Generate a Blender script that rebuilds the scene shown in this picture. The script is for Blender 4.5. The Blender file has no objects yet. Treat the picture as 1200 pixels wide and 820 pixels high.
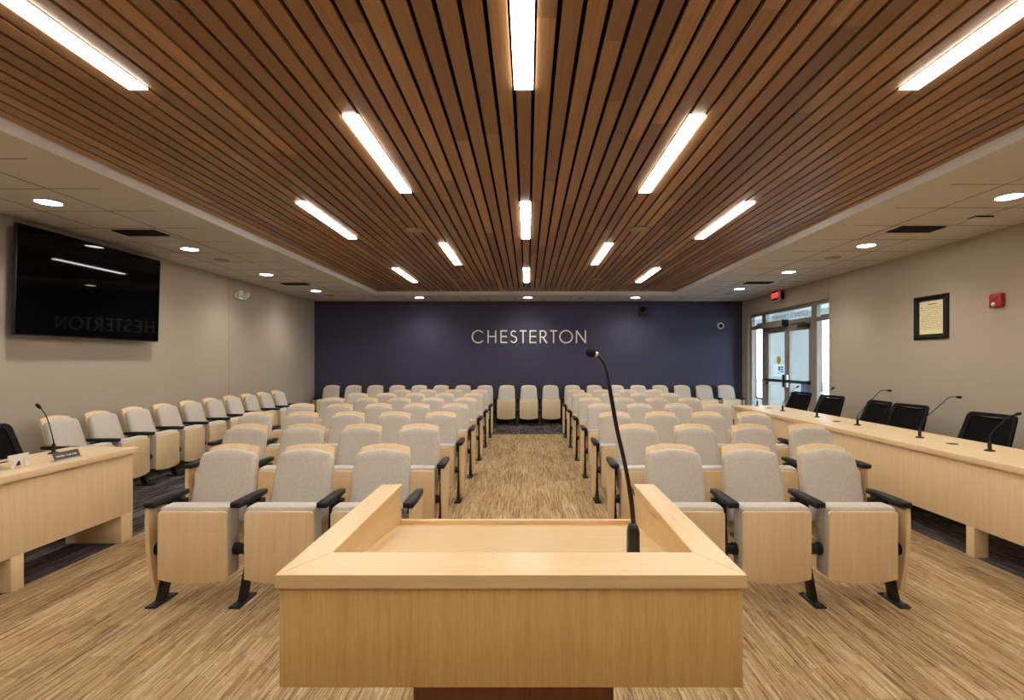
import bpy, bmesh, math, random
from mathutils import Vector, Matrix
PI = math.pi
random.seed(7)
SC = bpy.context.scene
COL = SC.collection

# ------------------------------------------------------------------ materials
def lin(c):
    c /= 255.0
    return c / 12.92 if c <= 0.04045 else ((c + 0.055) / 1.055) ** 2.4
def rgb(r, g, b): return (lin(r), lin(g), lin(b), 1.0)

class NT:
    def __init__(self, name):
        self.m = bpy.data.materials.new(name); self.m.use_nodes = True
        self.t = self.m.node_tree; self.n = self.t.nodes; self.l = self.t.links
        self.n.clear()
        self.out = self.n.new('ShaderNodeOutputMaterial')
    def node(self, typ, **kw):
        nd = self.n.new(typ)
        for k, v in kw.items(): setattr(nd, k, v)
        return nd
    def link(self, a, b): self.l.new(a, b)
    def setin(self, sock, v):
        if isinstance(v, bpy.types.NodeSocket): self.link(v, sock)
        else: sock.default_value = v
    def math(self, op, a, b=0.0):
        nd = self.node('ShaderNodeMath', operation=op)
        self.setin(nd.inputs[0], a); self.setin(nd.inputs[1], b)
        return nd.outputs[0]
    def comb(self, x, y, z):
        nd = self.node('ShaderNodeCombineXYZ')
        for i, v in enumerate((x, y, z)): self.setin(nd.inputs[i], v)
        return nd.outputs[0]
    def ramp(self, f, stops):
        nd = self.node('ShaderNodeValToRGB')
        e = nd.color_ramp.elements
        while len(e) < len(stops): e.new(0.5)
        for i, (p, c) in enumerate(stops): e[i].position = p; e[i].color = c
        self.link(f, nd.inputs[0]); return nd.outputs[0]
    def mix(self, f, a, b, blend='MIX'):
        nd = self.node('ShaderNodeMix', data_type='RGBA', blend_type=blend)
        self.setin(nd.inputs[0], f); self.setin(nd.inputs[6], a); self.setin(nd.inputs[7], b)
        return nd.outputs[2]
    def noise(self, vec, scale=5, detail=3, rough=0.5):
        nd = self.node('ShaderNodeTexNoise'); self.link(vec, nd.inputs['Vector'])
        nd.inputs['Scale'].default_value = scale; nd.inputs['Detail'].default_value = detail
        nd.inputs['Roughness'].default_value = rough
        return nd.outputs[0]
    def white(self, vec):
        nd = self.node('ShaderNodeTexWhiteNoise', noise_dimensions='3D'); self.link(vec, nd.inputs['Vector'])
        return nd.outputs[0]
    def objxyz(self):
        tc = self.node('ShaderNodeTexCoord'); s = self.node('ShaderNodeSeparateXYZ')
        self.link(tc.outputs['Object'], s.inputs[0]); return tc.outputs['Object'], s.outputs
    def worldxyz(self):
        g = self.node('ShaderNodeNewGeometry'); s = self.node('ShaderNodeSeparateXYZ')
        self.link(g.outputs['Position'], s.inputs[0]); return g.outputs['Position'], s.outputs
    def bsdf(self, color, rough=0.5, metal=0.0, spec=0.5, bump=None, bstr=0.2, bdist=0.001, sheen=0, coat=0):
        p = self.node('ShaderNodeBsdfPrincipled')
        self.setin(p.inputs['Base Color'], color); self.setin(p.inputs['Roughness'], rough)
        p.inputs['Metallic'].default_value = metal; p.inputs['Specular IOR Level'].default_value = spec
        if sheen: p.inputs['Sheen Weight'].default_value = sheen
        if coat: p.inputs['Coat Weight'].default_value = coat; p.inputs['Coat Roughness'].default_value = 0.15
        if bump is not None:
            b = self.node('ShaderNodeBump'); self.link(bump, b.inputs['Height'])
            b.inputs['Strength'].default_value = bstr; b.inputs['Distance'].default_value = bdist
            self.link(b.outputs[0], p.inputs['Normal'])
        self.link(p.outputs[0], self.out.inputs[0]); return self.m

def plain(name, c, rough=0.5, metal=0.0, spec=0.5, var=0.06, coat=0):
    t = NT(name); v, s = t.objxyz()
    n = t.noise(v, 14, 2)
    dark = tuple(x * (1 - var) for x in c[:3]) + (1,); lite = tuple(min(1, x * (1 + var)) for x in c[:3]) + (1,)
    return t.bsdf(t.mix(n, dark, lite), rough, metal, spec, coat=coat)

def wood(name, c1, c2, axis='Z', scale=1.0, rough=0.4, fine=0.35, coat=0):
    """grain running along axis; a random offset for each object keeps two boards from matching"""
    t = NT(name); v, s = t.objxyz()
    oi = t.node('ShaderNodeObjectInfo')
    k = {'X': (3, 60, 60), 'Y': (60, 3, 60), 'Z': (60, 60, 3)}[axis]
    off = t.math('MULTIPLY', oi.outputs['Random'], 37.0)
    vec = t.comb(t.math('ADD', t.math('MULTIPLY', s[0], k[0] * scale), off),
                 t.math('ADD', t.math('MULTIPLY', s[1], k[1] * scale), off),
                 t.math('MULTIPLY', s[2], k[2] * scale))
    n1 = t.noise(vec, 1.0, 3, 0.6)
    n2 = t.noise(vec, 5.0, 2, 0.6)
    cloud = t.noise(v, 2.5, 2)
    f = t.math('ADD', t.math('MULTIPLY', n1, 1 - fine), t.math('MULTIPLY', n2, fine))
    f = t.math('ADD', t.math('MULTIPLY', f, 0.8), t.math('MULTIPLY', cloud, 0.2))
    c = t.ramp(f, [(0.3, c2), (0.68, c1)])
    return t.bsdf(c, rough, 0, 0.45, bump=n2, bstr=0.08, bdist=0.0005, coat=coat)

def slat_wood():
    t = NT('cedar_slats'); v, s = t.worldxyz()
    ix = t.math('FLOOR', t.math('ADD', t.math('DIVIDE', t.math('ADD', s[0], 0.022), 0.1016), 0.5))
    r1 = t.white(t.comb(ix, 3.0, 1.0))
    iy = t.math('FLOOR', t.math('DIVIDE', t.math('ADD', s[1], t.math('MULTIPLY', r1, 2.7)), 2.4))
    rb = t.white(t.comb(ix, iy, 5.0))
    vec = t.comb(t.math('MULTIPLY', s[0], 90), t.math('ADD', t.math('MULTIPLY', s[1], 2.2), t.math('MULTIPLY', rb, 50)), t.math('MULTIPLY', rb, 90))
    g = t.noise(vec, 1.0, 4, 0.65)
    warm = t.ramp(rb, [(0.0, rgb(134, 98, 64)), (0.45, rgb(162, 122, 79)), (0.8, rgb(178, 136, 90)), (1.0, rgb(192, 152, 104))])
    c = t.mix(t.ramp(g, [(0.35, (0, 0, 0, 1)), (0.68, (0.55, 0.55, 0.55, 1))]), warm, rgb(126, 90, 58))
    return t.bsdf(c, 0.42, 0, 0.4, bump=g, bstr=0.1, bdist=0.0006)

def carpet(name, stops, w=0.0055, L=0.16):
    t = NT(name); v, s = t.worldxyz()
    def cells(w, L, seed):
        ix = t.math('FLOOR', t.math('DIVIDE', s[0], w))
        r = t.white(t.comb(ix, seed, 0.5))
        iy = t.math('FLOOR', t.math('ADD', t.math('DIVIDE', s[1], L), t.math('MULTIPLY', r, 7.0)))
        return t.white(t.comb(ix, iy, seed + 2.0))
    a = cells(w, L, 1.0); b = cells(w * 2.6, L * 1.5, 11.0); c3 = cells(0.16, 0.5, 23.0)
    vec = t.comb(t.math('MULTIPLY', s[0], 240), t.math('MULTIPLY', s[1], 160), 0.0)
    weave = t.noise(vec, 1.0, 1)
    loops = t.math('ADD', t.math('MULTIPLY', t.math('SINE', t.math('MULTIPLY', s[1], 560.0)), 0.5), 0.5)
    big = t.noise(v, 1.4, 2)
    f = t.math('ADD', t.math('ADD', t.math('MULTIPLY', a, 0.38), t.math('MULTIPLY', b, 0.20)),
               t.math('ADD', t.math('ADD', t.math('MULTIPLY', weave, 0.20), t.math('MULTIPLY', loops, 0.08)), t.math('MULTIPLY', c3, 0.14)))
    f = t.math('ADD', f, t.math('MULTIPLY', t.math('SUBTRACT', big, 0.5), 0.12))
    bars = t.math('GREATER_THAN', cells(0.011, 0.32, 41.0), 0.80)
    f = t.math('SUBTRACT', f, t.math('MULTIPLY', bars, 0.08))
    return t.bsdf(t.ramp(f, stops), 0.95, 0, 0.1, bump=f, bstr=0.5, bdist=0.004)

def fabric(name, c1, c2):
    t = NT(name); v, s = t.objxyz()
    n = t.noise(v, 420, 2, 0.7); m = t.noise(v, 90, 2, 0.6)
    f = t.math('ADD', t.math('MULTIPLY', n, 0.6), t.math('MULTIPLY', m, 0.4))
    return t.bsdf(t.ramp(f, [(0.36, c2), (0.64, c1)]), 0.95, 0, 0.15, bump=n, bstr=0.35, bdist=0.001, sheen=0.15)

def wallpaint(name, c, rough=0.75):
    t = NT(name); v, s = t.worldxyz()
    n = t.noise(v, 260, 2, 0.6); m = t.noise(v, 1.2, 2)
    d = tuple(x * 0.96 for x in c[:3]) + (1,)
    return t.bsdf(t.mix(m, d, c), rough, 0, 0.3, bump=n, bstr=0.12, bdist=0.001)

def emit(name, c, strength):
    t = NT(name); e = t.node('ShaderNodeEmission')
    e.inputs[0].default_value = c; e.inputs[1].default_value = strength
    t.link(e.outputs[0], t.out.inputs[0]); return t.m

def glass(name, tint, refl=0.9):
    t = NT(name)
    tr = t.node('ShaderNodeBsdfTransparent'); tr.inputs[0].default_value = tint
    gl = t.node('ShaderNodeBsdfGlossy'); gl.inputs['Roughness'].default_value = 0.02
    gl.inputs[0].default_value = (refl, refl, refl, 1)
    lw = t.node('ShaderNodeLayerWeight'); lw.inputs[0].default_value = 0.5
    fr = t.node('ShaderNodeMath', operation='MULTIPLY_ADD')
    t.link(t.math('POWER', lw.outputs['Facing'], 5.0), fr.inputs[0]); fr.inputs[1].default_value = 0.9; fr.inputs[2].default_value = 0.03
    mx = t.node('ShaderNodeMixShader')
    t.link(fr.outputs[0], mx.inputs[0]); t.link(tr.outputs[0], mx.inputs[1]); t.link(gl.outputs[0], mx.inputs[2])
    t.link(mx.outputs[0], t.out.inputs[0]); return t.m

M = {}
M['slat'] = slat_wood()
M['maple_z'] = wood('maple_vertical', rgb(234, 207, 164), rgb(220, 189, 143), 'Z', 0.6)
M['maple_x'] = wood('maple_cross', rgb(236, 210, 168), rgb(222, 192, 146), 'X', 0.6)
M['maple_y'] = wood('maple_long', rgb(236, 210, 168), rgb(222, 192, 146), 'Y', 0.6)
M['oak_z'] = wood('oak_front', rgb(222, 183, 117), rgb(192, 149, 86), 'Z', 1.2, 0.4, 0.5)
M['oak_x'] = wood('oak_rail_cross', rgb(227, 196, 145), rgb(209, 173, 119), 'X', 1.0, 0.33, 0.45)
M['oak_y'] = wood('oak_rail_long', rgb(227, 196, 145), rgb(209, 173, 119), 'Y', 1.0, 0.33, 0.45)
M['brown_wood'] = wood('brown_base_wood', rgb(150, 104, 66), rgb(118, 78, 46), 'Z', 1.0)
M['fabric'] = fabric('grey_beige_fabric', rgb(212, 203, 189), rgb(187, 178, 164))
M['black'] = plain('black_powdercoat', rgb(17, 17, 18), 0.42, 0, 0.4)
M['black_rubber'] = plain('black_soft_plastic', rgb(20, 20, 21), 0.5, 0, 0.35)
M['mic_black'] = plain('mic_black', rgb(20, 20, 21), 0.35, 0, 0.5)
M['foam'] = plain('mic_grille', rgb(32, 28, 24), 0.9, 0, 0.2, 0.3)
M['silver'] = plain('brushed_silver', rgb(205, 205, 205), 0.3, 0.9)
M['chrome'] = plain('chrome', rgb(225, 228, 232), 0.15, 1.0)
M['mesh'] = plain('office_mesh', rgb(13, 12, 12), 0.8, 0, 0.12, 0.2)
M['wall'] = wallpaint('greige_paint', rgb(182, 169, 150))
M['navy'] = wallpaint('navy_paint', rgb(68, 67, 88), 0.6)
M['soffit'] = wallpaint('soffit_white', rgb(216, 210, 202))
M['fascia'] = wallpaint('fascia_paint', rgb(232, 230, 228))
M['gridline'] = plain('tile_joint', rgb(128, 110, 86), 0.8)
M['seam'] = plain('wall_joint', rgb(134, 120, 102), 0.8)
M['ceilblack'] = plain('black_backing', rgb(14, 12, 11), 0.95, 0, 0.1)
M['base'] = plain('baseboard_vinyl', rgb(44, 41, 42), 0.6)
M['tan'] = carpet('tan_carpet', [(0.16, rgb(112, 86, 56)), (0.40, rgb(158, 130, 93)), (0.56, rgb(174, 148, 110)), (0.82, rgb(204, 182, 144))])
M['dark'] = carpet('dark_carpet', [(0.26, rgb(36, 33, 34)), (0.45, rgb(64, 59, 60)), (0.60, rgb(90, 84, 83)), (0.76, rgb(126, 118, 112))])
M['lens'] = emit('lamp_lens', (1.0, 0.955, 0.885, 1), 24.0)
M['downlens'] = emit('downlight_lens', (1.0, 0.955, 0.885, 1), 22.0)
M['white'] = plain('white_plastic', rgb(224, 220, 212), 0.5)
M['spk'] = plain('speaker_grille', rgb(150, 128, 104), 0.7)
M['spkw'] = plain('speaker_grille_white', rgb(168, 152, 130), 0.7)
M['vent'] = plain('vent_dark', rgb(34, 29, 25), 0.85)
M['black_matte'] = plain('matte_black_plastic', rgb(11, 11, 11), 0.65, 0, 0.2)
M['screen'] = plain('tv_screen', rgb(5, 5, 6), 0.03, 0, 0.14, 0.02)
M['bezel'] = plain('tv_bezel', rgb(14, 14, 15), 0.3)
M['alum'] = plain('taupe_aluminium', rgb(152, 142, 130), 0.4, 0.2)
M['alumdark'] = plain('dark_aluminium', rgb(58, 54, 52), 0.4, 0.3)
M['glass'] = glass('door_glass', (0.93, 0.96, 0.97, 1))
M['red'] = plain('alarm_red', rgb(176, 36, 28), 0.4)
M['clear'] = plain('strobe_lens', rgb(225, 225, 220), 0.15)
M['exit'] = emit('exit_letters', (1.0, 0.06, 0.05, 1), 1.5)
M['exitface'] = plain('exit_face', rgb(60, 22, 20), 0.5)
M['green'] = emit('green_led', (0.05, 0.9, 0.25, 1), 2.0)
M['blueled'] = emit('blue_led', (0.15, 0.2, 1.0, 1), 2.0)
M['letter'] = plain('letter_metal', rgb(250, 245, 234), 0.45, 0.0)
M['frame'] = plain('picture_frame', rgb(17, 14, 13), 0.45, 0, 0.25)
M['mat'] = plain('picture_mat', rgb(22, 18, 18), 0.7)
M['paper'] = plain('parchment', rgb(232, 221, 178), 0.8)
M['ink'] = plain('ink', rgb(150, 134, 96), 0.8)
M['yellow'] = plain('yellow_sticker', rgb(206, 186, 30), 0.6)
M['blue'] = plain('blue_print', rgb(40, 70, 150), 0.6)
M['navyink'] = plain('navy_plastic', rgb(30, 32, 96), 0.5)
t_ = NT('white_paper')
d_ = t_.node('ShaderNodeBsdfDiffuse'); d_.inputs[0].default_value = rgb(240, 244, 248)
tl = t_.node('ShaderNodeBsdfTranslucent'); tl.inputs[0].default_value = rgb(235, 242, 250)
mx_ = t_.node('ShaderNodeMixShader'); mx_.inputs[0].default_value = 0.6
t_.link(d_.outputs[0], mx_.inputs[1]); t_.link(tl.outputs[0], mx_.inputs[2]); t_.link(mx_.outputs[0], t_.out.inputs[0])
M['paperw'] = t_.m
M['plate'] = plain('nameplate_grey', rgb(74, 70, 68), 0.4, 0.3)
M['lobbywall'] = wallpaint('lobby_paint', rgb(224, 223, 219))
M['lobbyfloor'] = plain('lobby_tile', rgb(170, 172, 176), 0.3)
M['lobbyseat'] = plain('lobby_seat', rgb(86, 100, 124), 0.8)
M['caption'] = plain('etched_vinyl', rgb(104, 112, 124), 0.6)

# ------------------------------------------------------------------ mesh helpers
class MB:
    def __init__(self): self.bm = bmesh.new()
    def box(self, x0, x1, y0, y1, z0, z1, bev=0.0, seg=2, mi=0):
        b = self.bm
        vs = [b.verts.new((x, y, z)) for x in (x0, x1) for y in (y0, y1) for z in (z0, z1)]
        F = [(0, 1, 3, 2), (4, 6, 7, 5), (0, 4, 5, 1), (2, 3, 7, 6), (0, 2, 6, 4), (1, 5, 7, 3)]
        fs = [b.faces.new([vs[i] for i in f]) for f in F]
        for f in fs: f.material_index = mi
        if bev:
            es = list({e for f in fs for e in f.edges})
            bmesh.ops.bevel(b, geom=es, offset=bev, segments=seg, affect='EDGES', profile=0.5)
        return self
    def prism(self, pts, origin, u, v, n, depth, mi=0, holes=None):
        """2-D outline in the (u, v) plane through origin, extruded by depth along n"""
        b = self.bm; o = Vector(origin); u = Vector(u); v = Vector(v); n = Vector(n)
        A = [b.verts.new(o + u * p[0] + v * p[1]) for p in pts]
        B = [b.verts.new(o + u * p[0] + v * p[1] + n * depth) for p in pts]
        k = len(pts)
        fs = [b.faces.new(A), b.faces.new(B[::-1])]
        for i in range(k): fs.append(b.faces.new([A[i], B[i], B[(i + 1) % k], A[(i + 1) % k]]))
        for f in fs: f.material_index = mi
        return self
    def rings(self, rings, caps=True, closed=True, mi=0):
        b = self.bm; R = [[b.verts.new(p) for p in r] for r in rings]
        for a, c in zip(R[:-1], R[1:]):
            k = len(a)
            for i in range(k if closed else k - 1):
                f = b.faces.new([a[i], a[(i + 1) % k], c[(i + 1) % k], c[i]]); f.material_index = mi
        if caps:
            b.faces.new(R[0][::-1]).material_index = mi; b.faces.new(R[-1]).material_index = mi
        return self
    def tube(self, pts, r, seg=12, mi=0):
        P = [Vector(p) for p in pts]; rr = r if isinstance(r, (list, tuple)) else [r] * len(P)
        t0 = (P[1] - P[0]).normalized()
        a = t0.orthogonal().normalized(); rings = []
        for i, p in enumerate(P):
            t = (P[min(i + 1, len(P) - 1)] - P[max(i - 1, 0)]).normalized()
            a = (a - t * a.dot(t)).normalized(); c = t.cross(a)
            rings.append([p + (a * math.cos(2 * PI * j / seg) + c * math.sin(2 * PI * j / seg)) * rr[i] for j in range(seg)])
        return self.rings(rings, mi=mi)
    def lathe(self, prof, center, axis=(0, 0, 1), seg=24, mi=0):
        """profile of (radius, height) turned about an axis"""
        ax = Vector(axis).normalized(); a = ax.orthogonal().normalized(); c = ax.cross(a); o = Vector(center)
        rings = [[o + ax * h + (a * math.cos(2 * PI * j / seg) + c * math.sin(2 * PI * j / seg)) * max(r, 1e-5) for j in range(seg)] for r, h in prof]
        return self.rings(rings, mi=mi)
    def slab(self, outline, prof, mat=None, mi=0, dome=()):
        """puffed slab: outline of (x, v) counter-clockwise; prof = list of (depth, inset)"""
        k = len(outline); nr = []
        for i in range(k):
            p0 = Vector(outline[i - 1]); p1 = Vector(outline[i]); p2 = Vector(outline[(i + 1) % k])
            d1 = (p1 - p0).normalized(); d2 = (p2 - p1).normalized()
            n = Vector((-(d1.y + d2.y), d1.x + d2.x)); L = n.length
            n = n / L if L > 1e-6 else Vector((-d1.y, d1.x))
            cosb = max(0.5, n.dot(Vector((-d1.y, d1.x))))
            nr.append(n / cosb)
        rings = []
        for dep, ins in prof:
            ring = []
            for p, n in zip(outline, nr):
                q = Vector((p[0] + n.x * ins, dep, p[1] + n.y * ins))
                ring.append(mat @ q if mat else q)
            rings.append(ring)
        last = prof[-1][1]; cx = sum(p[0] for p in outline) / k; cz = sum(p[1] for p in outline) / k
        for dep, sc in dome:
            ring = []
            for p, n in zip(outline, nr):
                q = Vector((cx + (p[0] + n.x * last - cx) * sc, dep, cz + (p[1] + n.y * last - cz) * sc))
                ring.append(mat @ q if mat else q)
            rings.append(ring)
        return self.rings(rings, mi=mi)
    def xform(self, mat):
        bmesh.ops.transform(self.bm, matrix=mat, verts=self.bm.verts); return self
    def mesh(self, name, mats, smooth=35):
        b = self.bm
        bmesh.ops.recalc_face_normals(b, faces=b.faces)
        me = bpy.data.meshes.new(name); b.to_mesh(me); b.free()
        for m in (mats if isinstance(mats, (list, tuple)) else [mats]): me.materials.append(m)
        if smooth:
            me.polygons.foreach_set('use_smooth', [True] * len(me.polygons))
            me.set_sharp_from_angle(angle=math.radians(smooth))
        return me

def obj(name, mb, mats, parent=None, smooth=35):
    me = mb.mesh(name, mats, smooth) if isinstance(mb, MB) else mb
    o = bpy.data.objects.new(name, me); COL.objects.link(o)
    if parent is not None: o.parent = parent
    return o
def tag(o, label, cat, group=None, kind=None):
    o['label'] = label; o['category'] = cat
    if group: o['group'] = group
    if kind: o['kind'] = kind
    return o
def thing(name, label, cat, loc=(0, 0, 0), rz=0.0, group=None):
    o = bpy.data.objects.new(name, None); COL.objects.link(o)
    o.empty_display_size = 0.1
    o.location = loc; o.rotation_euler = (0, 0, rz)
    return tag(o, label, cat, group)
def struct(name, mb, mats, label=None, parent=None, smooth=0):
    o = obj(name, mb, mats, parent, smooth)
    if parent is None:
        o['kind'] = 'structure'
        if label: o['label'] = label
    return o
def copy_tree(o, parent=None):
    c = o.copy(); COL.objects.link(c); c.parent = parent
    for ch in list(o.children): copy_tree(ch, c)
    return c
ORD = ['first', 'second', 'third', 'fourth', 'fifth', 'sixth', 'seventh', 'eighth', 'ninth', 'tenth']
def smooth_path(P, n=6):
    P = [Vector(p) for p in P]; out = []
    for i in range(len(P) - 1):
        p0 = P[max(i - 1, 0)]; p1 = P[i]; p2 = P[i + 1]; p3 = P[min(i + 2, len(P) - 1)]
        for k in range(n):
            t = k / n
            out.append(0.5 * ((2 * p1) + (p2 - p0) * t + (2 * p0 - 5 * p1 + 4 * p2 - p3) * t * t + (3 * p1 - p0 - 3 * p2 + p3) * t ** 3))
    out.append(P[-1]); return out

# ------------------------------------------------------------------ room dimensions (metres; camera at x=0, y=0, z=1.40, looking along +y)
CAM = 1.40
XL, XR, YB, YF = -4.875, 4.90, 11.70, -3.0
ZS, ZW = 2.765, 2.84            # soffit and slat heights
WL, WR, WY0, WY1 = -3.12, 3.04, -2.4, 10.57
DY0, DY1, DZ = 8.33, 11.39, 2.42     # door opening in the right wall

# floor: tan carpet field with a dark carpet border
struct('floor', MB().box(-3.15, 3.19, YF, 9.80, -0.1, 0), M['tan'], 'tan streaked carpet filling the middle of the room')
b = MB().box(XL, -3.15, YF, YB, -0.1, 0).box(3.19, XR + 0.1, YF, YB, -0.1, 0).box(-3.15, 3.19, 9.80, YB, -0.1, 0)
struct('floor_border', b, M['dark'], 'dark grey streaked carpet along the walls')

struct('wall_left', MB().box(XL - 0.12, XL, YF, YB, 0, 3.1), M['wall'], 'greige painted left wall')
struct('wall_back', MB().box(XL - 0.12, XR + 0.12, YB, YB + 0.12, 0, 3.1), M['navy'], 'navy blue far wall')
b = MB().box(XR, XR + 0.14, YF, DY0, 0, 3.1).box(XR, XR + 0.14, DY1, YB, 0, 3.1).box(XR, XR + 0.14, DY0, DY1, DZ, 3.1)
struct('wall_right', b, M['wall'], 'greige painted right wall with a glazed entrance')
struct('wall_front', MB().box(XL - 0.12, XR + 0.12, YF - 0.12, YF, 0, 3.1), M['wall'], 'wall behind the camera')
struct('baseboard_left', MB().box(XL, XL + 0.01, YF, YB, 0, 0.1), M['base'])
struct('baseboard_back', MB().box(XL + 0.01, XR - 0.01, YB - 0.01, YB, 0, 0.1), M['base'])
struct('baseboard_right', MB().box(XR - 0.01, XR, YF, DY0, 0, 0.1).box(XR - 0.01, XR, DY1, YB, 0, 0.1), M['base'])
struct('trim_1', MB().box(XL, XL + 0.0012, 8.347, 8.353, 0.1, ZS), M['seam'])
struct('trim_2', MB().box(XR - 0.0012, XR, 8.325, 8.331, DZ, ZS), M['seam'])

# soffit ceiling round the recessed slat field
b = MB().box(XL, WL, YF, YB, ZS, 3.0).box(WR, XR, YF, YB, ZS, 3.0).box(WL, WR, WY1, YB, ZS, 3.0).box(WL, WR, YF, WY0, ZS, 3.0)
struct('ceiling', b, M['soffit'], 'pale dropped tile ceiling along the edges of the room')
b = MB(); g = 0.005; zt = ZS - 0.0015
for x in (-3.81, -4.42): b.box(x - g, x + g, YF, YB, zt, ZS)
for x in (3.69, 4.29): b.box(x - g, x + g, YF, YB, zt, ZS)
for k in range(-10, 14):
    y = 3.455 + 0.6 * k
    if YF < y < YB: b.box(XL, -3.38, y - g, y + g, zt, ZS)
    y = 3.957 + 0.6 * k
    if YF < y < YB: b.box(3.27, XR, y - g, y + g, zt, ZS)
for k in range(-6, 7):
    x = -0.28 + 0.6 * k
    if -3.7 < x < 3.6: b.box(x - g, x + g, 10.83, YB, zt, ZS)
b.box(-3.38, 3.27, 10.83 - g, 10.83 + g, zt, ZS)
struct('ceiling_trim', b, M['gridline'], 'thin joints between the ceiling tiles')
struct('ceiling_backing', MB().box(WL, WR, WY0, WY1, 2.93, 3.0), M['ceilblack'], 'black void above the wood slats')
b = MB(); e = 0.004; zf = ZS + 0.002
b.box(WL, WL + e, WY0, WY1, zf, 2.93).box(WR - e, WR, WY0, WY1, zf, 2.93).box(WL + e, WR - e, WY1 - e, WY1, zf, 2.93)
struct('ceiling_fascia', b, M['fascia'], 'painted edge of the recess round the slats')

# linear lights (rows at slat index 0, +-10, +-20) and slats cut around them
P = 0.1016; XO = -0.022; HW = 0.0405
LL = 1.36
rowsA = [-1.96, 1.345, 4.64, 7.94]; rowsB = [-0.3, 3.0, 6.27]
fix = {0: rowsA, 20: rowsA, -20: rowsA, 10: rowsB, -10: rowsB}
b = MB()
for k in range(-30, 31):
    x = XO + P * k; segs = []; y = WY0 + 0.01
    hw = HW
    for s in sorted(fix.get(k, [])):
        segs.append((y, s)); y = s + LL
    segs.append((y, WY1 - 0.006))
    for a, c in segs: b.box(x - hw, x + hw, a + 0.001, c - 0.001, ZW, ZW + 0.02)
struct('ceiling_slats', b, M['slat'], 'cedar slat ceiling with dark gaps')

fixture_me = MB().box(-0.05, 0.05, 0, LL, 0.004, 0.075).box(-0.05, -0.0475, 0, LL, -0.002, 0.004).box(0.0475, 0.05, 0, LL, -0.002, 0.004).mesh('housing', M['white'], 0)
lens_me = MB().box(-0.0475, 0.0475, 0.003, LL - 0.003, -0.009, 0.004).mesh('lens', M['lens'], 0)
names = {0: 'centre column', 10: 'inner right column', -10: 'inner left column', 20: 'outermost right column', -20: 'outermost left column'}
for k, ys in fix.items():
    for i, y in enumerate(ys):
        kk = len(ys) - i
        l = thing('linear_light', 'strip light in the slat ceiling, %s, %s from the navy wall' % (names[k], ORD[kk - 1]), 'ceiling light', (XO + P * k, y, ZW), 0, 'strip lights in the slat ceiling')
        obj('housing', fixture_me, None, l); obj('lens', lens_me, None, l)

# recessed downlights in the soffit
trim_me = MB().lathe([(0.092, 0.0), (0.108, -0.001), (0.110, -0.005), (0.094, -0.006), (0.091, -0.001)], (0, 0, 0), seg=32).mesh('trim_ring', M['white'])
dl_me = MB().lathe([(0.0905, 0.0), (0.0905, -0.003), (0.06, -0.0036), (0.0, -0.004)], (0, 0, 0), seg=32).mesh('lens', M['downlens'])
spot = bpy.data.lights.new('downlight_beam', 'SPOT'); spot.energy = 42; spot.color = (1.0, 0.94, 0.85)
spot.spot_size = math.radians(140); spot.spot_blend = 0.9; spot.shadow_soft_size = 0.06
def downlight(x, y, label):
    l = thing('downlight', label, 'ceiling light', (x, y, ZS), 0, 'round downlights in the tile ceiling')
    obj('trim_ring', trim_me, None, l); obj('lens', dl_me, None, l)
    s = bpy.data.objects.new('lamp', spot); COL.objects.link(s); s.parent = l; s.location = (0, 0, -0.012)
for i, y in enumerate((9.95, 8.07, 6.24, 4.40, 2.57, 0.74)):
    downlight(-4.12, y, 'round downlight along the left wall, %s from the navy wall' % ORD[i])
for i, y in enumerate((9.68, 7.85, 6.05, 4.25, 2.45, 0.65)):
    downlight(4.0, y, 'round downlight along the right wall, %s from the navy wall' % ORD[i])
for x, w in ((-2.33, 'left of the lettering'), (0, 'above the lettering'), (2.31, 'right of the lettering, near the black camera')):
    downlight(x, 11.0, 'round downlight in front of the navy wall, %s' % w)

# ceiling speakers, vents, sensor
def disc(name, x, y, z, r, m, label, cat, group):
    t = thing(name, label, cat, (x, y, z), 0, group)
    obj('rim', MB().lathe([(r * 0.9, 0), (r, -0.001), (r, -0.006), (r * 0.9, -0.008)], (0, 0, 0), seg=28), M['spkw'], t)
    obj('grille', MB().lathe([(r * 0.9, -0.0005), (r * 0.89, -0.006), (r * 0.5, -0.0075), (0, -0.008)], (0, 0, 0), seg=28), m, t)
G = 'ceiling speakers'
for x, y, w in ((-1.24, 5.62, 'left of the centre strip lights, nearer one'), (1.21, 5.58, 'right of the centre strip lights, nearer one'),
                (-1.21, 9.05, 'left of the centre strip lights, farther one'), (1.20, 8.97, 'right of the centre strip lights, farther one')):
    disc('ceiling_speaker', x, y, ZW, 0.11, M['spk'], 'round speaker in the slat ceiling, %s' % w, 'speaker', G)
for x, y, w in ((-4.13, 6.9, 'near the left wall, middle of the room'), (4.02, 6.75, 'near the right wall, beyond the nearer vent'),
                (-4.1, 10.6, 'in the far left corner'), (4.07, 10.35, 'in the far right corner'), (-1.17, 11.1, 'above the navy wall, left one'), (1.17, 11.1, 'above the navy wall, right one')):
    disc('ceiling_speaker', x, y, ZS, 0.10, M['spkw'], 'round speaker in the tile ceiling %s' % w, 'speaker', G)
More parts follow.
